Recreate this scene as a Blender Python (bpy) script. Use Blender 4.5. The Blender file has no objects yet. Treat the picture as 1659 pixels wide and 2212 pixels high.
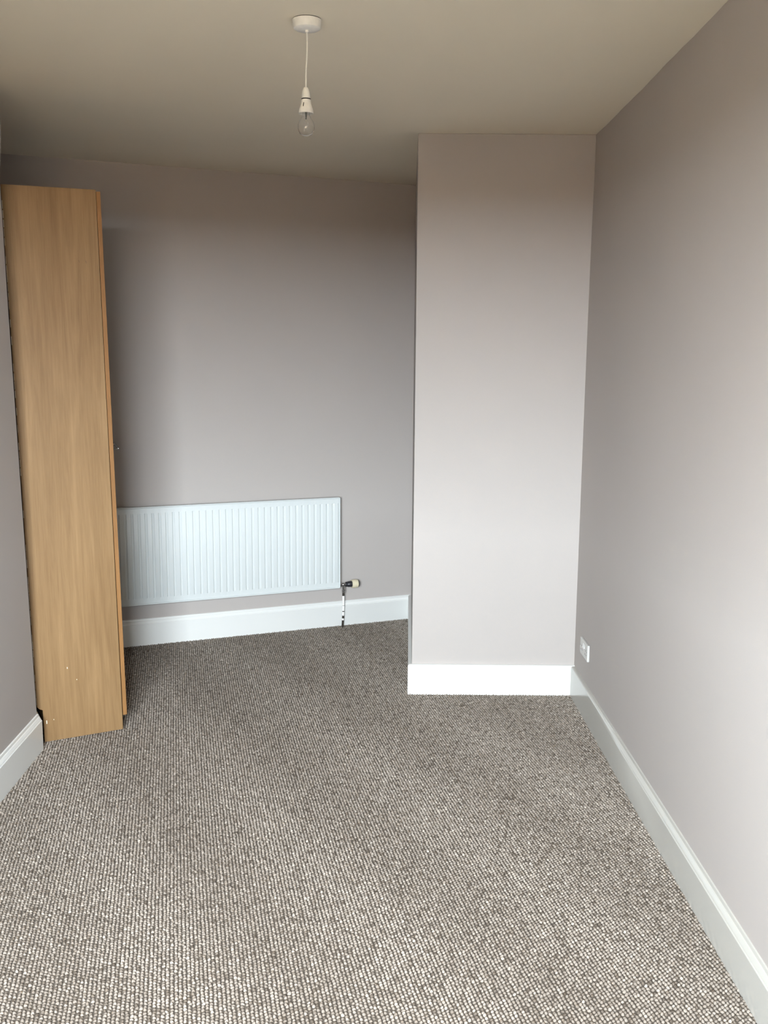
import bpy, bmesh, math, random
import numpy as np
from mathutils import Vector, Matrix

random.seed(7)
rng = np.random.default_rng(7)
scene = bpy.context.scene
COL = scene.collection

# ------------------------------------------------------------------ camera
CAM_H = 1.7597
F_PX = 2145.4
cam_data = bpy.data.cameras.new('camera')
cam_data.sensor_fit = 'HORIZONTAL'
cam_data.sensor_width = 36.0
cam_data.lens = 36.0 * F_PX / 1659.0
cam_data.clip_start = 0.05
cam_data.clip_end = 500
cam = bpy.data.objects.new('camera', cam_data)
COL.objects.link(cam)
right = Vector((0.99992415, -0.00993852, 0.00727429))
down = Vector((0.00560627, -0.15860039, -0.98732694))
fwd = Vector((0.01096628, 0.98729283, -0.15853264))
m = Matrix((right, -down, -fwd)).transposed().to_4x4()
m.translation = (0, 0, CAM_H)
cam.matrix_world = m
scene.camera = cam

# ------------------------------------------------------------------ daylight and exposure
SKY_STRENGTH = 156.0
SKY_COLOR = (0.84, 0.93, 1.0, 1)
WINDOW_Y = -0.70                     # inner face of the window wall, behind the camera
WIN_X0, WIN_X1, WIN_Z0, WIN_Z1 = -1.34, 0.15, 1.08, 2.51
world = bpy.data.worlds.new('overcast_sky')
scene.world = world
world.use_nodes = True
bg = world.node_tree.nodes['Background']
bg.inputs['Color'].default_value = SKY_COLOR
bg.inputs['Strength'].default_value = SKY_STRENGTH

pl = bpy.data.lights.new('window_portal', 'AREA')
pl.shape = 'RECTANGLE'
pl.size = WIN_X1 - WIN_X0
pl.size_y = WIN_Z1 - WIN_Z0
pl.cycles.is_portal = True
po = bpy.data.objects.new('window_portal', pl)
COL.objects.link(po)
po.location = ((WIN_X0 + WIN_X1) / 2, WINDOW_Y - 0.26, (WIN_Z0 + WIN_Z1) / 2)
po.rotation_euler = (math.radians(90), 0, 0)     # -Z of the light faces into the room (+Y)

vs = scene.view_settings
scene.display_settings.display_device = 'sRGB'
vs.view_transform = 'Standard'
vs.look = 'None'
vs.gamma = 1.0
vs.use_curve_mapping = False
vs.exposure = 0.0
cy = scene.cycles
cy.use_denoising = True
cy.denoiser = 'OPENIMAGEDENOISE'
cy.max_bounces = 14
cy.diffuse_bounces = 8
cy.glossy_bounces = 4
cy.transmission_bounces = 10
cy.transparent_max_bounces = 8
cy.caustics_reflective = False
cy.sample_clamp_indirect = 6.0

# ------------------------------------------------------------------ materials
def new_mat(name):
    mt = bpy.data.materials.new(name)
    mt.use_nodes = True
    nt = mt.node_tree
    return mt, nt, nt.nodes, nt.links, nt.nodes['Principled BSDF']

def noise(nt, scale, detail=3, rough=0.5, coord='Object', stretch=None, dist=0.0):
    tc = nt.nodes.new('ShaderNodeTexCoord')
    src = tc.outputs[coord]
    if stretch:
        mp = nt.nodes.new('ShaderNodeMapping')
        mp.inputs['Scale'].default_value = stretch
        nt.links.new(src, mp.inputs['Vector'])
        src = mp.outputs['Vector']
    n = nt.nodes.new('ShaderNodeTexNoise')
    n.inputs['Scale'].default_value = scale
    n.inputs['Detail'].default_value = detail
    n.inputs['Roughness'].default_value = rough
    n.inputs['Distortion'].default_value = dist
    nt.links.new(src, n.inputs['Vector'])
    return n

def ramp(nt, fac, stops):
    r = nt.nodes.new('ShaderNodeValToRGB')
    cr = r.color_ramp
    while len(cr.elements) < len(stops):
        cr.elements.new(0.5)
    for e, (p, c) in zip(cr.elements, stops):
        e.position = p
        e.color = (*c, 1)
    nt.links.new(fac, r.inputs['Fac'])
    return r

def bump(nt, height, strength, dist, bsdf):
    b = nt.nodes.new('ShaderNodeBump')
    b.inputs['Strength'].default_value = strength
    b.inputs['Distance'].default_value = dist
    nt.links.new(height, b.inputs['Height'])
    nt.links.new(b.outputs['Normal'], bsdf.inputs['Normal'])

def paint(name, c, rough=0.85, spec=0.3, var=0.03, tex=True, bump_s=0.12):
    mt, nt, N, L, b = new_mat(name)
    n = noise(nt, 1.3, 4)
    lo = tuple(x * (1 - var) for x in c)
    hi = tuple(min(1, x * (1 + var)) for x in c)
    r = ramp(nt, n.outputs['Fac'], [(0.3, lo), (0.7, hi)])
    L.new(r.outputs['Color'], b.inputs['Base Color'])
    b.inputs['Roughness'].default_value = rough
    b.inputs['Specular IOR Level'].default_value = spec
    if tex:
        n2 = noise(nt, 220, 3, 0.6)
        bump(nt, n2.outputs['Fac'], bump_s, 0.002, b)
    return mt

def plain(name, c, rough=0.4, metal=0.0, spec=0.5, var=0.04):
    mt, nt, N, L, b = new_mat(name)
    n = noise(nt, 60, 2)
    r = ramp(nt, n.outputs['Fac'], [(0.3, tuple(x * (1 - var) for x in c)), (0.7, tuple(min(1, x * (1 + var)) for x in c))])
    L.new(r.outputs['Color'], b.inputs['Base Color'])
    b.inputs['Roughness'].default_value = rough
    b.inputs['Metallic'].default_value = metal
    b.inputs['Specular IOR Level'].default_value = spec
    return mt

M_WALL = paint('grey_wall_paint', (0.395, 0.363, 0.342), 0.8, 0.25, 0.015)
M_CEIL = paint('cream_ceiling_paint', (0.84, 0.775, 0.650), 0.9, 0.2, 0.02)
M_GLOSS = paint('white_gloss_paint', (0.71, 0.715, 0.695), 0.16, 0.5, 0.01, True, 0.03)
M_SIDE = paint('shaded_gloss_paint', (0.46, 0.45, 0.415), 0.14, 0.6, 0.015, True, 0.03)  # darker copy of the white gloss; right skirting's shade put into the colour
M_RAD = paint('white_radiator_enamel', (0.575, 0.605, 0.60), 0.3, 0.5, 0.01, False)
M_PLASTIC = plain('white_plastic', (0.86, 0.85, 0.81), 0.3)
M_SOCKET = plain('socket_plastic', (0.52, 0.52, 0.50), 0.25)
M_DARK = plain('dark_recess', (0.015, 0.013, 0.012), 0.6)
M_CHROME = plain('chrome', (0.62, 0.62, 0.62), 0.18, 1.0)
M_HANDLE = plain('dark_pewter', (0.22, 0.21, 0.20), 0.22, 1.0)
M_CREAM = plain('cream_plastic', (0.62, 0.56, 0.40), 0.35)
M_BLACK = plain('black_plastic', (0.018, 0.018, 0.022), 0.35)
M_PIPE_DARK = plain('bare_dark_pipe', (0.035, 0.028, 0.022), 0.4, 0.3)
M_PIPE_WHITE = plain('white_pipe_paint', (0.80, 0.80, 0.78), 0.3)
M_FLEX = plain('white_flex', (0.82, 0.80, 0.74), 0.5)
M_FLECK = plain('paint_fleck_and_lit_edge', (0.66, 0.60, 0.48), 0.6)
M_SCUFF = plain('dark_scuff', (0.085, 0.045, 0.02), 0.6)
M_OUT = plain('outdoor_paving', (0.42, 0.375, 0.255), 0.9, 0.0, 0.2, 0.15)

def glass_mat():
    mt, nt, N, L, b = new_mat('clear_glass')
    b.inputs['Base Color'].default_value = (1, 1, 1, 1)
    b.inputs['Roughness'].default_value = 0.0
    b.inputs['IOR'].default_value = 1.45
    b.inputs['Transmission Weight'].default_value = 1.0
    return mt
M_GLASS = glass_mat()

def pane_mat():
    mt = bpy.data.materials.new('window_pane_glass')
    mt.use_nodes = True
    nt = mt.node_tree
    nt.nodes.clear()
    out = nt.nodes.new('ShaderNodeOutputMaterial')
    mix = nt.nodes.new('ShaderNodeMixShader')
    tr = nt.nodes.new('ShaderNodeBsdfTransparent')
    gl = nt.nodes.new('ShaderNodeBsdfGlossy')
    gl.inputs['Roughness'].default_value = 0.02
    mix.inputs[0].default_value = 0.06
    nt.links.new(tr.outputs[0], mix.inputs[1])
    nt.links.new(gl.outputs[0], mix.inputs[2])
    nt.links.new(mix.outputs[0], out.inputs['Surface'])
    return mt
M_PANE = pane_mat()

def wood_mat(name, dark, light, seed):
    mt, nt, N, L, b = new_mat(name)
    n1 = noise(nt, 1.0, 6, 0.6, stretch=(15, 15, 0.8), dist=1.6)
    n2 = noise(nt, 1.0, 4, 0.6, stretch=(220, 220, 7.0))
    n3 = noise(nt, 3.0, 3, 0.5, stretch=(1, 1, 0.6))
    for n in (n1, n2, n3):
        n.noise_dimensions = '4D'
        n.inputs['W'].default_value = seed
    a1 = nt.nodes.new('ShaderNodeMath'); a1.operation = 'MULTIPLY_ADD'
    L.new(n1.outputs['Fac'], a1.inputs[0]); a1.inputs[1].default_value = 0.55
    m2 = nt.nodes.new('ShaderNodeMath'); m2.operation = 'MULTIPLY'
    L.new(n2.outputs['Fac'], m2.inputs[0]); m2.inputs[1].default_value = 0.28
    L.new(m2.outputs[0], a1.inputs[2])
    a2 = nt.nodes.new('ShaderNodeMath'); a2.operation = 'MULTIPLY_ADD'
    L.new(n3.outputs['Fac'], a2.inputs[0]); a2.inputs[1].default_value = 0.25
    L.new(a1.outputs[0], a2.inputs[2])
    r = ramp(nt, a2.outputs[0], [(0.36, dark), (0.70, light)])
    L.new(r.outputs['Color'], b.inputs['Base Color'])
    b.inputs['Roughness'].default_value = 0.5
    b.inputs['Specular IOR Level'].default_value = 0.2
    bump(nt, n2.outputs['Fac'], 0.08, 0.001, b)
    return mt
M_WOOD = wood_mat('light_oak_laminate', (0.142, 0.080, 0.032), (0.246, 0.152, 0.072), 1.3)
M_WOOD_DOOR = wood_mat('orange_oak_edge', (0.165, 0.074, 0.023), (0.250, 0.128, 0.047), 5.1)

def carpet_mat():
    mt, nt, N, L, b = new_mat('wool_loop_carpet')
    at = nt.nodes.new('ShaderNodeAttribute')
    at.attribute_name = 'yarn'
    n = noise(nt, 420, 2, 0.7)
    mx = nt.nodes.new('ShaderNodeMath'); mx.operation = 'MULTIPLY_ADD'
    L.new(n.outputs['Fac'], mx.inputs[0]); mx.inputs[1].default_value = 0.80
    sub = nt.nodes.new('ShaderNodeMath'); sub.operation = 'SUBTRACT'
    L.new(at.outputs['Fac'], sub.inputs[0]); sub.inputs[1].default_value = 0.40
    L.new(sub.outputs[0], mx.inputs[2])
    r = ramp(nt, mx.outputs[0], [(0.0, (0.060, 0.047, 0.036)), (0.30, (0.150, 0.124, 0.101)), (0.72, (0.278, 0.241, 0.206)), (1.0, (0.41, 0.367, 0.317))])
    L.new(r.outputs['Color'], b.inputs['Base Color'])
    b.inputs['Roughness'].default_value = 0.95
    b.inputs['Specular IOR Level'].default_value = 0.1
    return mt
M_CARPET = carpet_mat()
M_BACKING = paint('carpet_backing', (0.115, 0.097, 0.080), 0.95, 0.1, 0.08, False)

# ------------------------------------------------------------------ mesh helpers
def link(name, bm, mats, parent=None, smooth=False, bevel=None, angle=35):
    me = bpy.data.meshes.new(name)
    bmesh.ops.recalc_face_normals(bm, faces=bm.faces[:])
    bm.to_mesh(me)
    bm.free()
    for mt in (mats if isinstance(mats, (list, tuple)) else [mats]):
        me.materials.append(mt)
    o = bpy.data.objects.new(name, me)
    COL.objects.link(o)
    if parent:
        o.parent = parent
    if bevel:
        bv = o.modifiers.new('bevel', 'BEVEL')
        bv.width = bevel
        bv.segments = 2
        bv.limit_method = 'ANGLE'
    if smooth:
        for p in me.polygons:
            p.use_smooth = True
        me.set_sharp_from_angle(angle=math.radians(angle))
    return o

def box(bm, x0, x1, y0, y1, z0, z1):
    vs_ = [bm.verts.new(p) for p in ((x0, y0, z0), (x1, y0, z0), (x1, y1, z0), (x0, y1, z0), (x0, y0, z1), (x1, y0, z1), (x1, y1, z1), (x0, y1, z1))]
    for f in ((0, 3, 2, 1), (4, 5, 6, 7), (0, 1, 5, 4), (1, 2, 6, 5), (2, 3, 7, 6), (3, 0, 4, 7)):
        bm.faces.new([vs_[i] for i in f])

def prism(bm, poly, z0, z1):
    a = [bm.verts.new((p[0], p[1], z0)) for p in poly]
    b = [bm.verts.new((p[0], p[1], z1)) for p in poly]
    n = len(poly)
    bm.faces.new(a[::-1])
    bm.faces.new(b)
    for i in range(n):
        j = (i + 1) % n
        bm.faces.new((a[i], a[j], b[j], b[i]))

def lathe(bm, prof, seg=40, cap_start=True, cap_end=True, mat=0):
    rings = []
    for r, z in prof:
        rings.append([bm.verts.new((r * math.cos(2 * math.pi * k / seg), r * math.sin(2 * math.pi * k / seg), z)) for k in range(seg)])
    for i in range(len(rings) - 1):
        for k in range(seg):
            f = bm.faces.new((rings[i][k], rings[i][(k + 1) % seg], rings[i + 1][(k + 1) % seg], rings[i + 1][k]))
            f.material_index = mat
    if cap_start:
        bm.faces.new(rings[0])
    if cap_end:
        bm.faces.new(rings[-1])
    return rings

def tube(bm, pts, rad, seg=12, mats=None):
    pts = [Vector(p) for p in pts]
    rings = []
    prev = None
    for i, p in enumerate(pts):
        if i == 0:
            t = pts[1] - p
        elif i == len(pts) - 1:
            t = p - pts[i - 1]
        else:
            t = (pts[i + 1] - p).normalized() + (p - pts[i - 1]).normalized()
        t.normalize()
        if prev is None:
            ref = Vector((0, 0, 1)) if abs(t.z) < 0.9 else Vector((1, 0, 0))
            nx = t.cross(ref).normalized()
        else:
            nx = (prev - t * prev.dot(t)).normalized()
        prev = nx
        ny = t.cross(nx)
        r = rad[i] if isinstance(rad, (list, tuple)) else rad
        rings.append([bm.verts.new(p + nx * r * math.cos(2 * math.pi * k / seg) + ny * r * math.sin(2 * math.pi * k / seg)) for k in range(seg)])
    for i in range(len(rings) - 1):
        for k in range(seg):
            f = bm.faces.new((rings[i][k], rings[i][(k + 1) % seg], rings[i + 1][(k + 1) % seg], rings[i + 1][k]))
            if mats:
                f.material_index = mats[i]
    bm.faces.new(rings[0])
    bm.faces.new(rings[-1])

def struct(name, bm, mats, parent=None, smooth=False, bevel=None):
    o = link(name, bm, mats, parent, smooth, bevel)
    if not parent:
        o['kind'] = 'structure'
    return o

def thing(name, label, cat, loc, rot=None):
    o = bpy.data.objects.new(name, None)
    COL.objects.link(o)
    o.empty_display_size = 0.1
    o.location = loc
    if rot is not None:
        o.rotation_euler = rot
    o['label'] = label
    o['category'] = cat
    return o

# ------------------------------------------------------------------ room geometry (metres)
H = 2.8
XR = 1.0533                       # right wall
def lw(y): return -1.4366 - 0.012 * y      # left wall
def cf(x): return 4.9914 - 0.0112 * x      # chimney breast face
def bw(x): return 6.3875 + 0.3938 * x      # back wall
ARRIS = [(-0.005, 4.232), (0.20, 4.2207), (1.18, 4.167), (1.94, 4.125), (2.41, 4.107), (2.60, 4.145), (2.8, 4.155)]   # the out-of-plumb corner where the left wall turns away (z, y)
BEND = Vector((lw(4.226), 4.226))
D2 = Vector((-0.4617, 0.8870))             # direction of the wall behind the wardrobe
t2 = (6.3875 + 0.3938 * BEND.x - BEND.y) / (D2.y - 0.3938 * D2.x)
CORNER = BEND + D2 * t2
CHL = Vector((0.2058, cf(0.2058)))         # left arris of the chimney breast
CHB = Vector((0.2586, bw(0.2586)))         # where its side meets the back wall
T = 0.12

outline = [(lw(WINDOW_Y), WINDOW_Y), (BEND.x, BEND.y), (CORNER.x, CORNER.y), (CHB.x, CHB.y), (CHL.x, CHL.y), (XR, cf(XR)), (XR, WINDOW_Y)]

bm = bmesh.new()
box(bm, -2.4, 1.3, WINDOW_Y - 0.3, 6.9, -0.12, -0.005)
struct('floor', bm, M_BACKING)

bm = bmesh.new()
box(bm, -2.4, 1.3, WINDOW_Y - 0.3, 6.9, H, H + 0.12)
struct('ceiling', bm, M_CEIL)

# right wall, its plaster a little uneven where it meets the ceiling
def plaster(y):
    ys = [-1, 3.14, 3.36, 3.61, 3.88, 4.21, 4.59, 5.05, 8]
    es = [-0.004, -0.0070, -0.0025, -0.0030, 0.0020, 0.0055, 0.0080, 0.0085, 0.0085]
    return float(np.interp(y, ys, es)) + 0.0012 * math.sin(y * 11.0) + 0.0008 * math.sin(y * 29.0 + 1)
bm = bmesh.new()
ys = [WINDOW_Y - 0.3] + list(np.arange(1.5, 5.16, 0.06)) + [5.2]
zs = [-0.005, 0.3, 1.2, 1.8, 2.2, 2.5, 2.65, H - 0.0005]
wt = [0, 0, 0, 0.1, 0.3, 0.6, 0.85, 1.0]
grid = [[bm.verts.new((XR + plaster(y) * w, y, z)) for z, w in zip(zs, wt)] for y in ys]
for i in range(len(ys) - 1):
    for k in range(len(zs) - 1):
        bm.faces.new((grid[i][k], grid[i + 1][k], grid[i + 1][k + 1], grid[i][k + 1]))
back = [[bm.verts.new((XR + T, y, z)) for z in (zs[0], zs[-1])] for y in (ys[0], ys[-1])]
bm.faces.new((back[0][0], back[0][1], back[1][1], back[1][0]))
bm.faces.new([grid[0][k] for k in range(len(zs))] + [back[0][1], back[0][0]])
bm.faces.new([grid[-1][k] for k in range(len(zs))] + [back[1][1], back[1][0]])
bm.faces.new([g[-1] for g in grid] + [back[1][1], back[0][1]])
bm.faces.new([g[0] for g in grid] + [back[1][0], back[0][0]])
struct('wall_right', bm, M_WALL, smooth=True)

def loft(bm, levels):
    rings = [[bm.verts.new((p[0], p[1], z)) for p in poly] for z, poly in levels]
    n = len(rings[0])
    bm.faces.new(rings[0][::-1])
    bm.faces.new(rings[-1])
    for a, b in zip(rings, rings[1:]):
        for i in range(n):
            j = (i + 1) % n
            bm.faces.new((a[i], a[j], b[j], b[i]))
bm = bmesh.new()
n1 = Vector((-1, -0.012)).normalized() * T
n2 = Vector((-D2.y, D2.x)) * T
lv = []
for z, y in ARRIS:
    lv.append((z, [(lw(WINDOW_Y - 0.3), WINDOW_Y - 0.3), (lw(y), y), (lw(y) + n2.x, y + n2.y), (lw(y) + n1.x, y + n1.y), (lw(WINDOW_Y - 0.3) - T, WINDOW_Y - 0.3)]))
loft(bm, lv)
struct('wall_left', bm, M_WALL)
bm = bmesh.new()
e = CORNER + D2 * 0.06
loft(bm, [(z, [(lw(y), y), (e.x, e.y), (e.x + n2.x, e.y + n2.y), (lw(y) + n2.x, y + n2.y)]) for z, y in ARRIS])
struct('wall_left_alcove', bm, M_WALL)

bm = bmesh.new()
nb = Vector((-0.3938, 1)).normalized() * T
ub = Vector((1, 0.3938)).normalized()
p = CORNER
q = CHB + ub * 0.06
prism(bm, [(p.x, p.y), (q.x, q.y), (q.x + nb.x, q.y + nb.y), (p.x + nb.x, p.y + nb.y)], -0.005, H)
struct('wall_back', bm, M_WALL)

bm = bmesh.new()
ch = [(CHL.x, CHL.y), (XR + 0.01, cf(XR)), (XR + 0.01, CHB.y + 0.1), (CHB.x + 0.04, CHB.y + 0.1), (CHB.x, CHB.y)]
prism(bm, ch, -0.005, H)
struct('wall_chimney_breast', bm, M_WALL, bevel=0.004)

# window wall behind the camera
bm = bmesh.new()
y0, y1 = WINDOW_Y - 0.28, WINDOW_Y
xl, xr_ = lw(WINDOW_Y) - T, XR + T
box(bm, xl, WIN_X0, y0, y1, -0.005, H)
box(bm, WIN_X1, xr_, y0, y1, -0.005, H)
box(bm, WIN_X0, WIN_X1, y0, y1, -0.005, WIN_Z0)
box(bm, WIN_X0, WIN_X1, y0, y1, WIN_Z1, H)
struct('wall_front', bm, M_WALL)

win = bpy.data.objects.new('window_1', None)
COL.objects.link(win)
win.location = ((WIN_X0 + WIN_X1) / 2, WINDOW_Y - 0.18, WIN_Z0)
win['kind'] = 'structure'
ww, wh = WIN_X1 - WIN_X0, WIN_Z1 - WIN_Z0
bm = bmesh.new()
f = 0.05
box(bm, -ww / 2, -ww / 2 + f, -0.03, 0.03, 0, wh)
box(bm, ww / 2 - f, ww / 2, -0.03, 0.03, 0, wh)
box(bm, -ww / 2 + f, ww / 2 - f, -0.03, 0.03, 0, f)
box(bm, -ww / 2 + f, ww / 2 - f, -0.03, 0.03, wh - f, wh)
box(bm, -0.025, 0.025, -0.03, 0.03, f, wh - f)
link('window_frame', bm, M_GLOSS, win)
for sx in (-1, 1):
    bm = bmesh.new()
    x0, x1 = sorted((sx * 0.025, sx * (ww / 2 - f)))
    box(bm, x0, x1, -0.003, 0.003, f, wh - f)
    link('pane', bm, M_PANE, win)
bm = bmesh.new()
box(bm, -ww / 2 - 0.03, ww / 2 + 0.03, 0.18, 0.24, -0.03, 0.0)
link('window_sill', bm, M_GLOSS, win)

bm = bmesh.new()
box(bm, -90, 90, -180, -1.0, -3.3, -3.2)
struct('ground', bm, M_OUT)
# unseen brick block across the street, added to cut the low sky light
bm = bmesh.new()
box(bm, -40, 40, -30, -20.0, -3.2, 2.1)
struct('unseen_sky_blocker', bm, plain('sky_blocker_brick', (0.26, 0.18, 0.125), 0.9, 0.0, 0.2, 0.2))

# ------------------------------------------------------------------ skirting boards
PROF = [(0.0200, -0.004), (0.0200, 0.1265), (0.0185, 0.1285), (0.0165, 0.1290), (0.0160, 0.1325), (0.0140, 0.1350),
        (0.0105, 0.1440), (0.0095, 0.1450), (0.0075, 0.1460), (0.0060, 0.1560), (0.0030, 0.1575), (0.0, 0.1578)]
PLAIN = [(0.0200, -0.004), (0.0200, 0.1265), (0.0200, 0.1400), (0.0200, 0.1460), (0.0200, 0.1490), (0.0198, 0.1510),
         (0.0192, 0.1540), (0.0185, 0.1555), (0.0172, 0.1566), (0.0150, 0.1575), (0.0060, 0.1580), (0.0, 0.1580)]

def skirting(name, stations, hscale=1.0, mat=M_GLOSS):
    """stations: (point on the wall, normal into the room, blend 0 moulded .. 1 plain)"""
    bm = bmesh.new()
    rows = []
    for pt, nn, bl in stations:
        row = []
        for a, b in zip(PROF, PLAIN):
            d = a[0] * (1 - bl) + b[0] * bl
            z = (a[1] * (1 - bl) + b[1] * bl)
            z = z * hscale if z > 0 else z
            row.append(bm.verts.new((pt[0] + nn[0] * d, pt[1] + nn[1] * d, z)))
        row.append(bm.verts.new((pt[0], pt[1], -0.004)))
        rows.append(row)
    n = len(rows[0])
    for i in range(len(rows) - 1):
        for k in range(n):
            bm.faces.new((rows[i][k], rows[i + 1][k], rows[i + 1][(k + 1) % n], rows[i][(k + 1) % n]))
    bm.faces.new(rows[0])
    bm.faces.new(rows[-1])
    return struct(name, bm, mat, smooth=True)

def miter(na, nb_):
    na, nb_ = Vector(na).normalized(), Vector(nb_).normalized()
    s = na + nb_
    return s / s.dot(na)

nR = Vector((-1, 0)); nC = Vector((-0.0112, -1)).normalized(); nS = Vector((-(CHB.y - CHL.y), CHB.x - CHL.x)).normalized()
nB = Vector((0.3938, -1)).normalized(); nA = Vector((D2.y, -D2.x)); nL = Vector((1, 0.012)).normalized()
yc = cf(XR) - 0.0205
st = []
for y in list(np.arange(WINDOW_Y, 3.7, 0.4)) + list(np.arange(3.75, yc, 0.06)) + [yc]:
    bl = min(1.0, max(0.0, (y - 3.75) / 0.80))
    wob = 0.0014 * math.sin(y * 3.1) * (1 if y > 1 else 0)
    st.append(((XR + 0.002, y), (-1.1 + 2 * wob, 0), bl))
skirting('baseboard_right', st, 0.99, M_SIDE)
skirting('baseboard_chimney', [((XR, cf(XR)), tuple(nC), 1), ((CHL.x, CHL.y), tuple(miter(nC, nS)), 1)], 1.005)
skirting('baseboard_chimney_side', [((CHL.x, CHL.y), tuple(miter(nC, nS)), 1), ((CHB.x, CHB.y), tuple(miter(nS, nB)), 1)], 1.005)
skirting('baseboard_back', [((CHB.x, CHB.y), tuple(miter(nS, nB)), 0), ((CORNER.x, CORNER.y), tuple(miter(nB, nA)), 0)], 1.02)
skirting('baseboard_left_alcove', [((CORNER.x, CORNER.y), tuple(miter(nB, nA)), 0), ((BEND.x, BEND.y), tuple(miter(nA, nL)), 0)], 1.03)
skirting('baseboard_left', [((BEND.x, BEND.y), tuple(miter(nA, nL)), 0), ((lw(WINDOW_Y), WINDOW_Y), tuple(nL), 0)], 1.045)

# ------------------------------------------------------------------ carpet: one loop-pile mesh
def inside(px, py, poly):
    r = np.zeros(px.shape, bool)
    n = len(poly)
    for i in range(n):
        x1, y1 = poly[i]
        x2, y2 = poly[(i + 1) % n]
        c = ((y1 > py) != (y2 > py))
        with np.errstate(divide='ignore', invalid='ignore'):
            xi = (x2 - x1) * (py - y1) / (y2 - y1) + x1
        r ^= c & (px < xi)
    return r

def carpet():
    ang = math.radians(11.3)
    rowd = np.array([-math.sin(ang), math.cos(ang)])     # along a row of loops
    acr = np.array([math.cos(ang), math.sin(ang)])
    sa, sr = 0.0118, 0.0126
    ia = np.arange(-330, 330)
    ir = np.arange(60, 680)
    A, Rr = np.meshgrid(ia, ir, indexing='ij')
    off = np.where(A % 2 == 0, 0.0, 0.5)
    a = A * sa + rng.normal(0, 0.0007, A.shape)
    r = (Rr + off) * sr + rng.normal(0, 0.0009, A.shape)
    px = a * acr[0] + r * rowd[0]
    py = a * acr[1] + r * rowd[1]
    keep = inside(px, py, outline) & (py > 1.7)
    px, py = px[keep], py[keep]
    n = len(px)
    tone = np.clip(rng.normal(0.56, 0.12, n) + 0.05 * np.sin(px * 9 + py * 5), 0, 1)
    dark = rng.random(n) < 0.05
    tone[dark] *= 0.35
    hgt = 0.0064 + 0.0016 * (tone - 0.5) + rng.normal(0, 0.0006, n)
    ra = 0.0051 * (1 + rng.normal(0, 0.09, n))
    rr = 0.0054 * (1 + rng.normal(0, 0.12, n))
    twist = ang + rng.normal(0, 0.25, n) + 0.45
    lean = rng.normal(0, 0.0014, (n, 2))
    S = 6
    th = np.arange(S) * 2 * math.pi / S
    unit = [(np.cos(t), np.sin(t), 0.0) for t in th] + [(0.74 * np.cos(t + 0.6), 0.74 * np.sin(t + 0.6), 0.70) for t in th] + [(0, 0, 1.0)]
    unit = np.array(unit)
    nv = len(unit)
    lx = unit[None, :, 0] * ra[:, None]
    ly = unit[None, :, 1] * rr[:, None]
    c, s = np.cos(twist)[:, None], np.sin(twist)[:, None]
    X = px[:, None] + lx * c - ly * s + lean[:, 0:1] * unit[None, :, 2]
    Y = py[:, None] + lx * s + ly * c + lean[:, 1:2] * unit[None, :, 2]
    Z = -0.0052 + unit[None, :, 2] * hgt[:, None]
    co = np.stack([X, Y, Z], -1).reshape(-1, 3).astype(np.float32)
    tri = []
    for k in range(S):
        j = (k + 1) % S
        tri += [(k, j, S + k), (j, S + j, S + k), (S + k, S + j, 2 * S)]
    tri = np.array(tri)
    F = (np.arange(n)[:, None, None] * nv + tri[None]).reshape(-1, 3).astype(np.int32)
    me = bpy.data.meshes.new('loop_pile_carpet')
    me.vertices.add(len(co))
    me.vertices.foreach_set('co', co.ravel())
    me.loops.add(F.size)
    me.loops.foreach_set('vertex_index', F.ravel())
    me.polygons.add(len(F))
    me.polygons.foreach_set('loop_start', np.arange(0, F.size, 3, dtype=np.int32))
    me.polygons.foreach_set('use_smooth', np.ones(len(F), bool))
    me.update(calc_edges=True)
    at = me.attributes.new('yarn', 'FLOAT', 'POINT')
    at.data.foreach_set('value', np.repeat(tone, nv).astype(np.float32))
    me.materials.append(M_CARPET)
    o = bpy.data.objects.new('carpet', me)
    COL.objects.link(o)
    o['kind'] = 'stuff'
    o['label'] = 'beige and taupe flecked loop pile carpet covering the whole floor'
    o['category'] = 'carpet'
    print('carpet loops', n, 'tris', len(F))
carpet()

# ------------------------------------------------------------------ wardrobe
U = Vector((0.9060, 0.4234, 0))
Wd = Vector((-0.4234, 0.9060, 0))
LEAN = 0.0150
ward = thing('wardrobe', 'tall narrow light oak wardrobe against the left wall, seen from its side', 'wardrobe', (-1.48605, 4.30705, 0.0))
rz = math.atan2(U.y, U.x)
ward.matrix_world = Matrix.Translation((-1.48605, 4.30705, 0.0)) @ Matrix.Rotation(rz, 4, 'Z') @ Matrix.Rotation(-LEAN, 4, 'Y')
# local axes: x = depth (back to front), y = along the front, z = up
WW, ZT = 1.0, 2.436
def side_poly():
    return [(0.0, 0.0), (0.3507, 0.0), (0.3530, ZT), (-0.0290, ZT), (-0.0250, 0.172), (-0.014, 0.158), (0.0, 0.152)]
def side_panel(y0, y1):
    bm = bmesh.new()
    pp = side_poly()
    a = [bm.verts.new((x, y0, z)) for x, z in pp]
    b = [bm.verts.new((x, y1, z)) for x, z in pp]
    bm.faces.new(a)
    bm.faces.new(b[::-1])
    for i in range(len(pp)):
        j = (i + 1) % len(pp)
        bm.faces.new((a[i], b[i], b[j], a[j]))
    return link('side_panel', bm, M_WOOD, ward, bevel=0.0006)
near = side_panel(0.0, 0.018)
side_panel(WW - 0.018, WW)
for (fx, fz, sw, sh) in ((0.1124 + 0.0045, 0.3335, 0.0015, 0.0040), (0.1515 + 0.0037, 0.273, 0.0013, 0.0020), (0.0122 + 0.0013, 0.093, 0.0020, 0.0080), (0.045, 0.1, 0.0011, 0.0024)):
    bm = bmesh.new()
    box(bm, fx - sw, fx + sw, -0.0006, 0.0002, fz - sh, fz + sh)
    link('paint_fleck', bm, M_FLECK, near)
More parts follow.
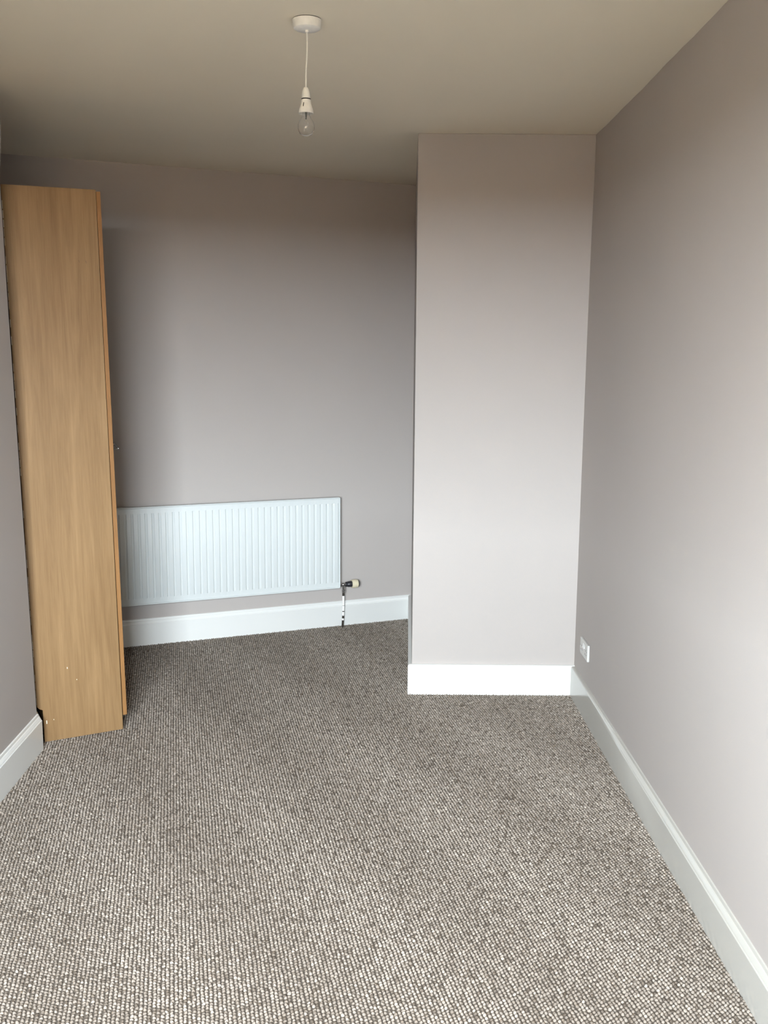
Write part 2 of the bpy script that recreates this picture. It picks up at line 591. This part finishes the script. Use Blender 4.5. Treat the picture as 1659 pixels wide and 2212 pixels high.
for fx, fz, h_ in ((0.268, 2.135, 0.007), (0.297, 2.133, 0.009)):
    bm = bmesh.new()
    prism_pts = [(fx - 0.002, fz + h_), (fx + 0.0005, fz + h_ * 0.2), (fx + 0.0018, fz - h_), (fx - 0.0006, fz - h_ * 0.3)]
    a = [bm.verts.new((x, -0.0004, z)) for x, z in prism_pts]
    b = [bm.verts.new((x, 0.0002, z)) for x, z in prism_pts]
    bm.faces.new(a); bm.faces.new(b[::-1])
    for i in range(4):
        bm.faces.new((a[i], b[i], b[(i + 1) % 4], a[(i + 1) % 4]))
    link('scuff_mark', bm, M_SCUFF, near)
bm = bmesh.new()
for k in range(60):                              # chipped laminate and its lit edge highlight, painted pale along the rear
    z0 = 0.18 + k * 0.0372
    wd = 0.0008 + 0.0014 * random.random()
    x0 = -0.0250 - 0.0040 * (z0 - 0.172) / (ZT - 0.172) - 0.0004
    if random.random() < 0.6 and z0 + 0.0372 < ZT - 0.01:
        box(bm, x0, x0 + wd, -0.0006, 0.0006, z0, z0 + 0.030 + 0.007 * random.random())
o = link('chipped_lit_edge', bm, M_FLECK, near)
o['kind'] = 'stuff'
bm = bmesh.new(); box(bm, -0.024, 0.345, 0.018, WW - 0.018, ZT - 0.03, ZT - 0.012); link('top_panel', bm, M_WOOD, ward)
bm = bmesh.new(); box(bm, 0.002, 0.345, 0.018, WW - 0.018, 0.062, 0.080); link('bottom_panel', bm, M_WOOD, ward)
bm = bmesh.new(); box(bm, 0.300, 0.318, 0.018, WW - 0.018, 0.006, 0.062); link('plinth', bm, M_WOOD, ward)
bm = bmesh.new(); box(bm, -0.022, -0.016, 0.018, WW - 0.018, 0.20, ZT - 0.03); link('back_panel', bm, M_WOOD, ward)
def door(y0, y1, hy):
    bm = bmesh.new()
    box(bm, 0.3547, 0.3727, y0, y1, 0.068, ZT - 0.007)
    d = link('door', bm, M_WOOD_DOOR, ward, bevel=0.001)
    bm = bmesh.new()
    zc = 1.3165
    x0 = 0.3720
    tube(bm, [(x0, hy, zc + 0.045), (x0 + 0.006, hy, zc + 0.035), (x0 + 0.0105, hy, zc + 0.024), (x0 + 0.0285, hy, zc + 0.0015), (x0 + 0.0295, hy, zc - 0.001), (x0 + 0.0275, hy, zc - 0.0022), (x0, hy, zc - 0.0025)], 0.0031, 10)
    tube(bm, [(x0, hy, zc + 0.020), (x0 + 0.012, hy, zc + 0.020)], 0.0032, 10)
    box(bm, x0, x0 + 0.0025, hy - 0.008, hy + 0.008, zc - 0.012, zc + 0.055)
    h = link('handle', bm, M_HANDLE, d, smooth=True)
    h['label'] = 'small metal drop handle'
    return d
door(0.001, WW / 2 - 0.0015, 0.040)
door(WW / 2 + 0.0015, WW - 0.001, WW - 0.040)

# ------------------------------------------------------------------ radiator
ubv = Vector((0.93049, 0.36642, 0))
nbv = Vector((0.36642, -0.93049, 0))       # into the room
P0 = Vector((0, 6.3875, 0))
S_R, S_L = -0.2522, -1.76
LEN = S_R - S_L
rad = thing('radiator', 'white panel radiator with vertical ribs hung on the back wall', 'radiator', (0, 0, 0))
org = P0 + ubv * S_L
rad.matrix_world = Matrix((ubv, -nbv, Vector((0, 0, 1)))).transposed().to_4x4()
mw = rad.matrix_world.copy(); mw.translation = org; rad.matrix_world = mw
# local: x along the wall, y into the wall (front at -0.08), z up
RZ0, RZ1, RF = 0.2625, 0.8545, -0.080
bm = bmesh.new()
zt, zb = RZ1 - 0.044, RZ0 + 0.044
fx0, fx1 = 0.012, LEN - 0.012
pitch = 0.0402
nrib = int((fx1 - fx0) / pitch)
start = fx1 - nrib * pitch
# cross profile of one rib along x: (dx, depth toward the room)
cols = [(start - 0.0, 0.0)]
for i in range(nrib):
    x = start + i * pitch
    cols += [(x + 0.0065, 0.0), (x + 0.0120, 0.0052), (x + 0.0345, 0.0058), (x + 0.0402, 0.0)]
cols = [(fx0, 0.0)] + cols if start - fx0 > 0.001 else cols
zrow = [(RZ0 + 0.010, 0.0), (zb - 0.004, 0.0), (zb + 0.010, 1.0), (zt - 0.010, 1.0), (zt + 0.004, 0.0), (RZ1 - 0.010, 0.0)]
base = RF + 0.006
grid = [[bm.verts.new((x, base - d * k, z)) for z, k in zrow] for x, d in cols]
for i in range(len(grid) - 1):
    for k in range(len(zrow) - 1):
        bm.faces.new((grid[i][k], grid[i + 1][k], grid[i + 1][k + 1], grid[i][k + 1]))
box(bm, 0.004, LEN - 0.004, RF + 0.0075, RF + 0.044, RZ0 + 0.003, RZ1 - 0.003)
panel = link('ribbed_panel', bm, M_RAD, rad, smooth=True, angle=25)
bm = bmesh.new()
r_ = 0.0045
zz0, zz1 = RZ0 + r_, RZ1 - r_
loop = [(r_ + 0.004, RF + 0.004, zz0), (LEN - r_ - 0.004, RF + 0.004, zz0), (LEN - r_, RF + 0.004, zz0 + 0.004), (LEN - r_, RF + 0.004, zz1 - 0.004), (LEN - r_ - 0.004, RF + 0.004, zz1), (r_ + 0.004, RF + 0.004, zz1), (r_, RF + 0.004, zz1 - 0.004), (r_, RF + 0.004, zz0 + 0.004), (r_ + 0.004, RF + 0.004, zz0)]
tube(bm, loop, r_, 10)
link('rolled_edge', bm, M_RAD, rad, smooth=True)
for bx in (0.2, LEN - 0.3):
    bm = bmesh.new()
    box(bm, bx, bx + 0.03, RF + 0.044, -0.0005, RZ0 + 0.06, RZ1 - 0.06)
    link('wall_bracket', bm, M_RAD, rad)
VY, VZ = -0.056, 0.2800
def rx(v):      # rotate lathe z axis onto local x
    return Matrix.Rotation(math.radians(90), 4, 'Y')
def lathe_x(prof, x, y, z, seg=24):
    bm = bmesh.new()
    lathe(bm, prof, seg)
    bmesh.ops.transform(bm, matrix=Matrix.Translation((x, y, z)) @ Matrix.Rotation(math.radians(90), 4, 'Y'), verts=bm.verts)
    return bm
bm = lathe_x([(0.009, -0.012), (0.009, 0.004), (0.0125, 0.004), (0.0125, 0.013), (0.0095, 0.014), (0.0095, 0.019), (0.0115, 0.022), (0.0115, 0.034), (0.0095, 0.036), (0.0095, 0.044), (0.012, 0.044), (0.012, 0.050)], LEN, VY, VZ, 20)
rings = lathe(bm, [(0.0085, VZ - 0.055), (0.012, VZ - 0.053), (0.012, VZ - 0.036), (0.0095, VZ - 0.034), (0.0105, VZ - 0.020), (0.0105, VZ)], 20)
bmesh.ops.translate(bm, vec=(LEN + 0.028, VY, 0), verts=[v for r in rings for v in r])
valve = link('valve', bm, M_CHROME, rad, smooth=True)
valve['label'] = 'tarnished chrome valve body with nuts'
bm = lathe_x([(0.014, 0.042), (0.0165, 0.045), (0.0165, 0.055), (0.0185, 0.058), (0.0195, 0.080), (0.0195, 0.083)], LEN, VY, VZ, 24)
col_ = link('valve_collar', bm, M_BLACK, valve, smooth=True)
bm = lathe_x([(0.0195, 0.083), (0.0255, 0.083), (0.0275, 0.092), (0.0275, 0.112), (0.0255, 0.124), (0.021, 0.1245)], LEN, VY, VZ, 28)
link('thermostat_knob', bm, M_CREAM, valve, smooth=True)
bm = lathe_x([(0.022, 0.1235), (0.0245, 0.1245), (0.0235, 0.130), (0.018, 0.1325)], LEN, VY, VZ, 28)
link('end_cap', bm, M_BLACK, valve, smooth=True)
# supply pipe with patchy white paint
zpx = [0.2260, 0.2060, 0.1420, 0.1400, 0.1050, 0.0990, 0.0740, 0.0555, 0.0430, -0.0045]
pm = [0, 1, 0, 1, 0, 1, 0, 1, 0]
pts, mats, rads = [], [], []
for i, z in enumerate(zpx):
    s = (z - 0.0) / 0.226
    x = LEN + 0.024 + 0.0045 * math.sin(s * math.pi * 0.9 - 0.2)
    pts.append((x, VY + 0.006 * (1 - s), z))
fine, fm, fr = [], [], []
for i in range(len(pts) - 1):
    wide = 0.0074 if pm[i] else 0.0066
    fine += [pts[i]]
    fm += [pm[i]]
    fr += [wide]
fine.append(pts[-1]); fr.append(0.0066)
bm = bmesh.new()
tube(bm, fine, fr, 16, fm)
pp = link('supply_pipe', bm, [M_PIPE_DARK, M_PIPE_WHITE], rad, smooth=True)
pp['label'] = 'thin pipe with patchy white paint over dark metal'

# ------------------------------------------------------------------ pendant light
RX, RY = -0.2185, 3.3571
pend = thing('pendant_light', 'bare clear bulb on a short white flex from a round ceiling rose', 'pendant light', (RX, RY, H))
bm = bmesh.new()
lathe(bm, [(0.0445, -0.0019), (0.0462, -0.0022), (0.0460, -0.008), (0.0445, -0.023), (0.0425, -0.0275), (0.0380, -0.0302), (0.020, -0.0315), (0.0062, -0.0322), (0.0058, -0.0375), (0.0048, -0.039)], 56)
rose = link('ceiling_rose', bm, M_PLASTIC, pend, smooth=True)
bm = bmesh.new()
lathe(bm, [(0.0448, 0.0), (0.0455, -0.0020)], 56)
link('shadow_gap_ring', bm, M_DARK, rose)  # near-black ring paints the shadow gap between rose and ceiling
bm = bmesh.new()
cp = []
for k in range(15):
    t = k / 14
    z = -0.037 - t * (0.208 - 0.037)
    cp.append((-0.0046 * t * t + 0.0010 * math.sin(t * 7) - 0.0001, 0.0006 * math.sin(t * 5), z))
tube(bm, cp, 0.0026, 10)
link('flex', bm, M_FLEX, pend, smooth=True)
ox = cp[-1][0]
def at_flex(o): o.location = (ox, 0, 0)
bm = bmesh.new()
lathe(bm, [(0.0045, -0.2035), (0.0068, -0.2050), (0.0090, -0.2090), (0.0120, -0.2170), (0.0138, -0.2290), (0.0142, -0.2385)], 36)
holder = link('lamp_holder', bm, M_PLASTIC, pend, smooth=True); at_flex(holder)
bm = bmesh.new()
lathe(bm, [(0.0120, -0.2370), (0.0150, -0.2385), (0.0150, -0.2415), (0.0120, -0.2425)], 36)
link('seam_ring', bm, M_DARK, holder, smooth=True)
bm = bmesh.new()
outer = [(0.0120, -0.2410), (0.0154, -0.2420), (0.0160, -0.2500), (0.0175, -0.2575), (0.0202, -0.2655), (0.0222, -0.2715), (0.0232, -0.2770), (0.0236, -0.2835), (0.0228, -0.2842), (0.0212, -0.2828), (0.0195, -0.2690), (0.0150, -0.2500)]
lathe(bm, outer, 44, False, True)
sk = link('holder_skirt', bm, M_PLASTIC, holder, smooth=True)
bm = bmesh.new()
ang = math.radians(-90 - 22)
for k in range(1):
    d = Vector((math.cos(ang), math.sin(ang), 0))
    n_ = Vector((-d.y, d.x, 0))
    vs8 = []
    for zz, rr in ((-0.2530, 0.0166), (-0.2655, 0.0202)):
        for s in (-1, 1):
            for dr in (-0.002, 0.0009):
                vs8.append(bm.verts.new(d * (rr + dr) + n_ * s * 0.0012 + Vector((0, 0, zz))))
    for fi in ((0, 1, 3, 2), (4, 6, 7, 5), (0, 4, 5, 1), (2, 3, 7, 6), (1, 5, 7, 3), (0, 2, 6, 4)):
        bm.faces.new([vs8[i] for i in fi])
link('slot', bm, M_DARK, holder)
bm = bmesh.new()
gp = [(0.0105, -0.272), (0.0108, -0.284), (0.0130, -0.2920), (0.0180, -0.3005), (0.0235, -0.3085), (0.0264, -0.3180), (0.0270, -0.3250), (0.0262, -0.3330), (0.0232, -0.3420), (0.0180, -0.3485), (0.0100, -0.3522), (0.0040, -0.3533), (0.0003, -0.3534)]
inner = [(max(0.0002, r - 0.0006), z + (0.0006 if z < -0.340 else 0.0)) for r, z in gp][::-1]
lathe(bm, gp + inner + [gp[0]], 48, False, False)
bmesh.ops.remove_doubles(bm, verts=bm.verts, dist=1e-6)
bulb = link('bulb', bm, M_GLASS, pend, smooth=True, angle=80)
at_flex(bulb)
bm = bmesh.new()
lathe(bm, [(0.0095, -0.262), (0.0100, -0.2640), (0.0100, -0.2745), (0.0060, -0.2760)], 24)
link('bulb_cap', bm, M_CHROME, bulb, smooth=True)
bm = bmesh.new()
lathe(bm, [(0.0050, -0.276), (0.0034, -0.284), (0.0026, -0.2960), (0.0030, -0.3000), (0.0010, -0.302)], 16)
tube(bm, [(0.0018, 0, -0.300), (0.0085, 0.0, -0.3135)], 0.0003, 6)
tube(bm, [(-0.0018, 0, -0.300), (-0.0085, 0.0, -0.3135)], 0.0003, 6)
tube(bm, [(-0.0085, 0, -0.3135), (-0.003, 0.002, -0.3128), (0.003, 0.002, -0.3128), (0.0085, 0, -0.3135)], 0.00025, 6)
link('filament_stem', bm, plain('grey_glass_stem', (0.25, 0.25, 0.22), 0.2), bulb, smooth=True)

# ------------------------------------------------------------------ double socket on the right wall
sock = thing('wall_socket', 'white double socket low on the right wall near the corner', 'socket', (XR, 4.718, 0.3225))
SW, SH, SD = 0.166, 0.082, 0.0115
bm = bmesh.new()
box(bm, -SD, -0.0002, -SW / 2, SW / 2, -SH / 2, SH / 2)
link('faceplate', bm, M_SOCKET, sock, bevel=0.0025)
for s in (-1, 1):
    bm = bmesh.new()
    vv = [(-SD - 0.0000, s * 0.012 - 0.006, 0.0065), (-SD, s * 0.012 + 0.006, 0.0065), (-SD, s * 0.012 + 0.006, 0.0285), (-SD, s * 0.012 - 0.006, 0.0285)]
    a = [bm.verts.new((x + 0.002, y, z)) for x, y, z in vv]
    b = [bm.verts.new((x - (0.0050 if i < 2 else 0.0012), y, z)) for i, (x, y, z) in enumerate(vv)]
    bm.faces.new(a); bm.faces.new(b[::-1])
    for i in range(4):
        j = (i + 1) % 4
        bm.faces.new((a[i], b[i], b[j], a[j]))
    link('rocker_switch', bm, M_SOCKET, sock, bevel=0.0004)
    for dy, dz, hy, hz in ((0, 0.006, 0.0022, 0.0044), (-0.011, -0.014, 0.0034, 0.0022), (0.011, -0.014, 0.0034, 0.0022)):
        bm = bmesh.new()
        yc_ = s * 0.046 + dy
        box(bm, -SD - 0.0003, -SD + 0.004, yc_ - hy, yc_ + hy, dz - hz, dz + hz)
        link('pin_hole', bm, M_DARK, sock)
    bm = bmesh.new()
    lathe(bm, [(0.0032, 0.0), (0.0032, 0.0011), (0.0022, 0.0018)], 14)
    bmesh.ops.transform(bm, matrix=Matrix.Translation((-SD + 0.0003, s * 0.0720, 0.004)) @ Matrix.Rotation(math.radians(-90), 4, 'Y'), verts=bm.verts)
    link('screw', bm, M_CHROME, sock, smooth=True)
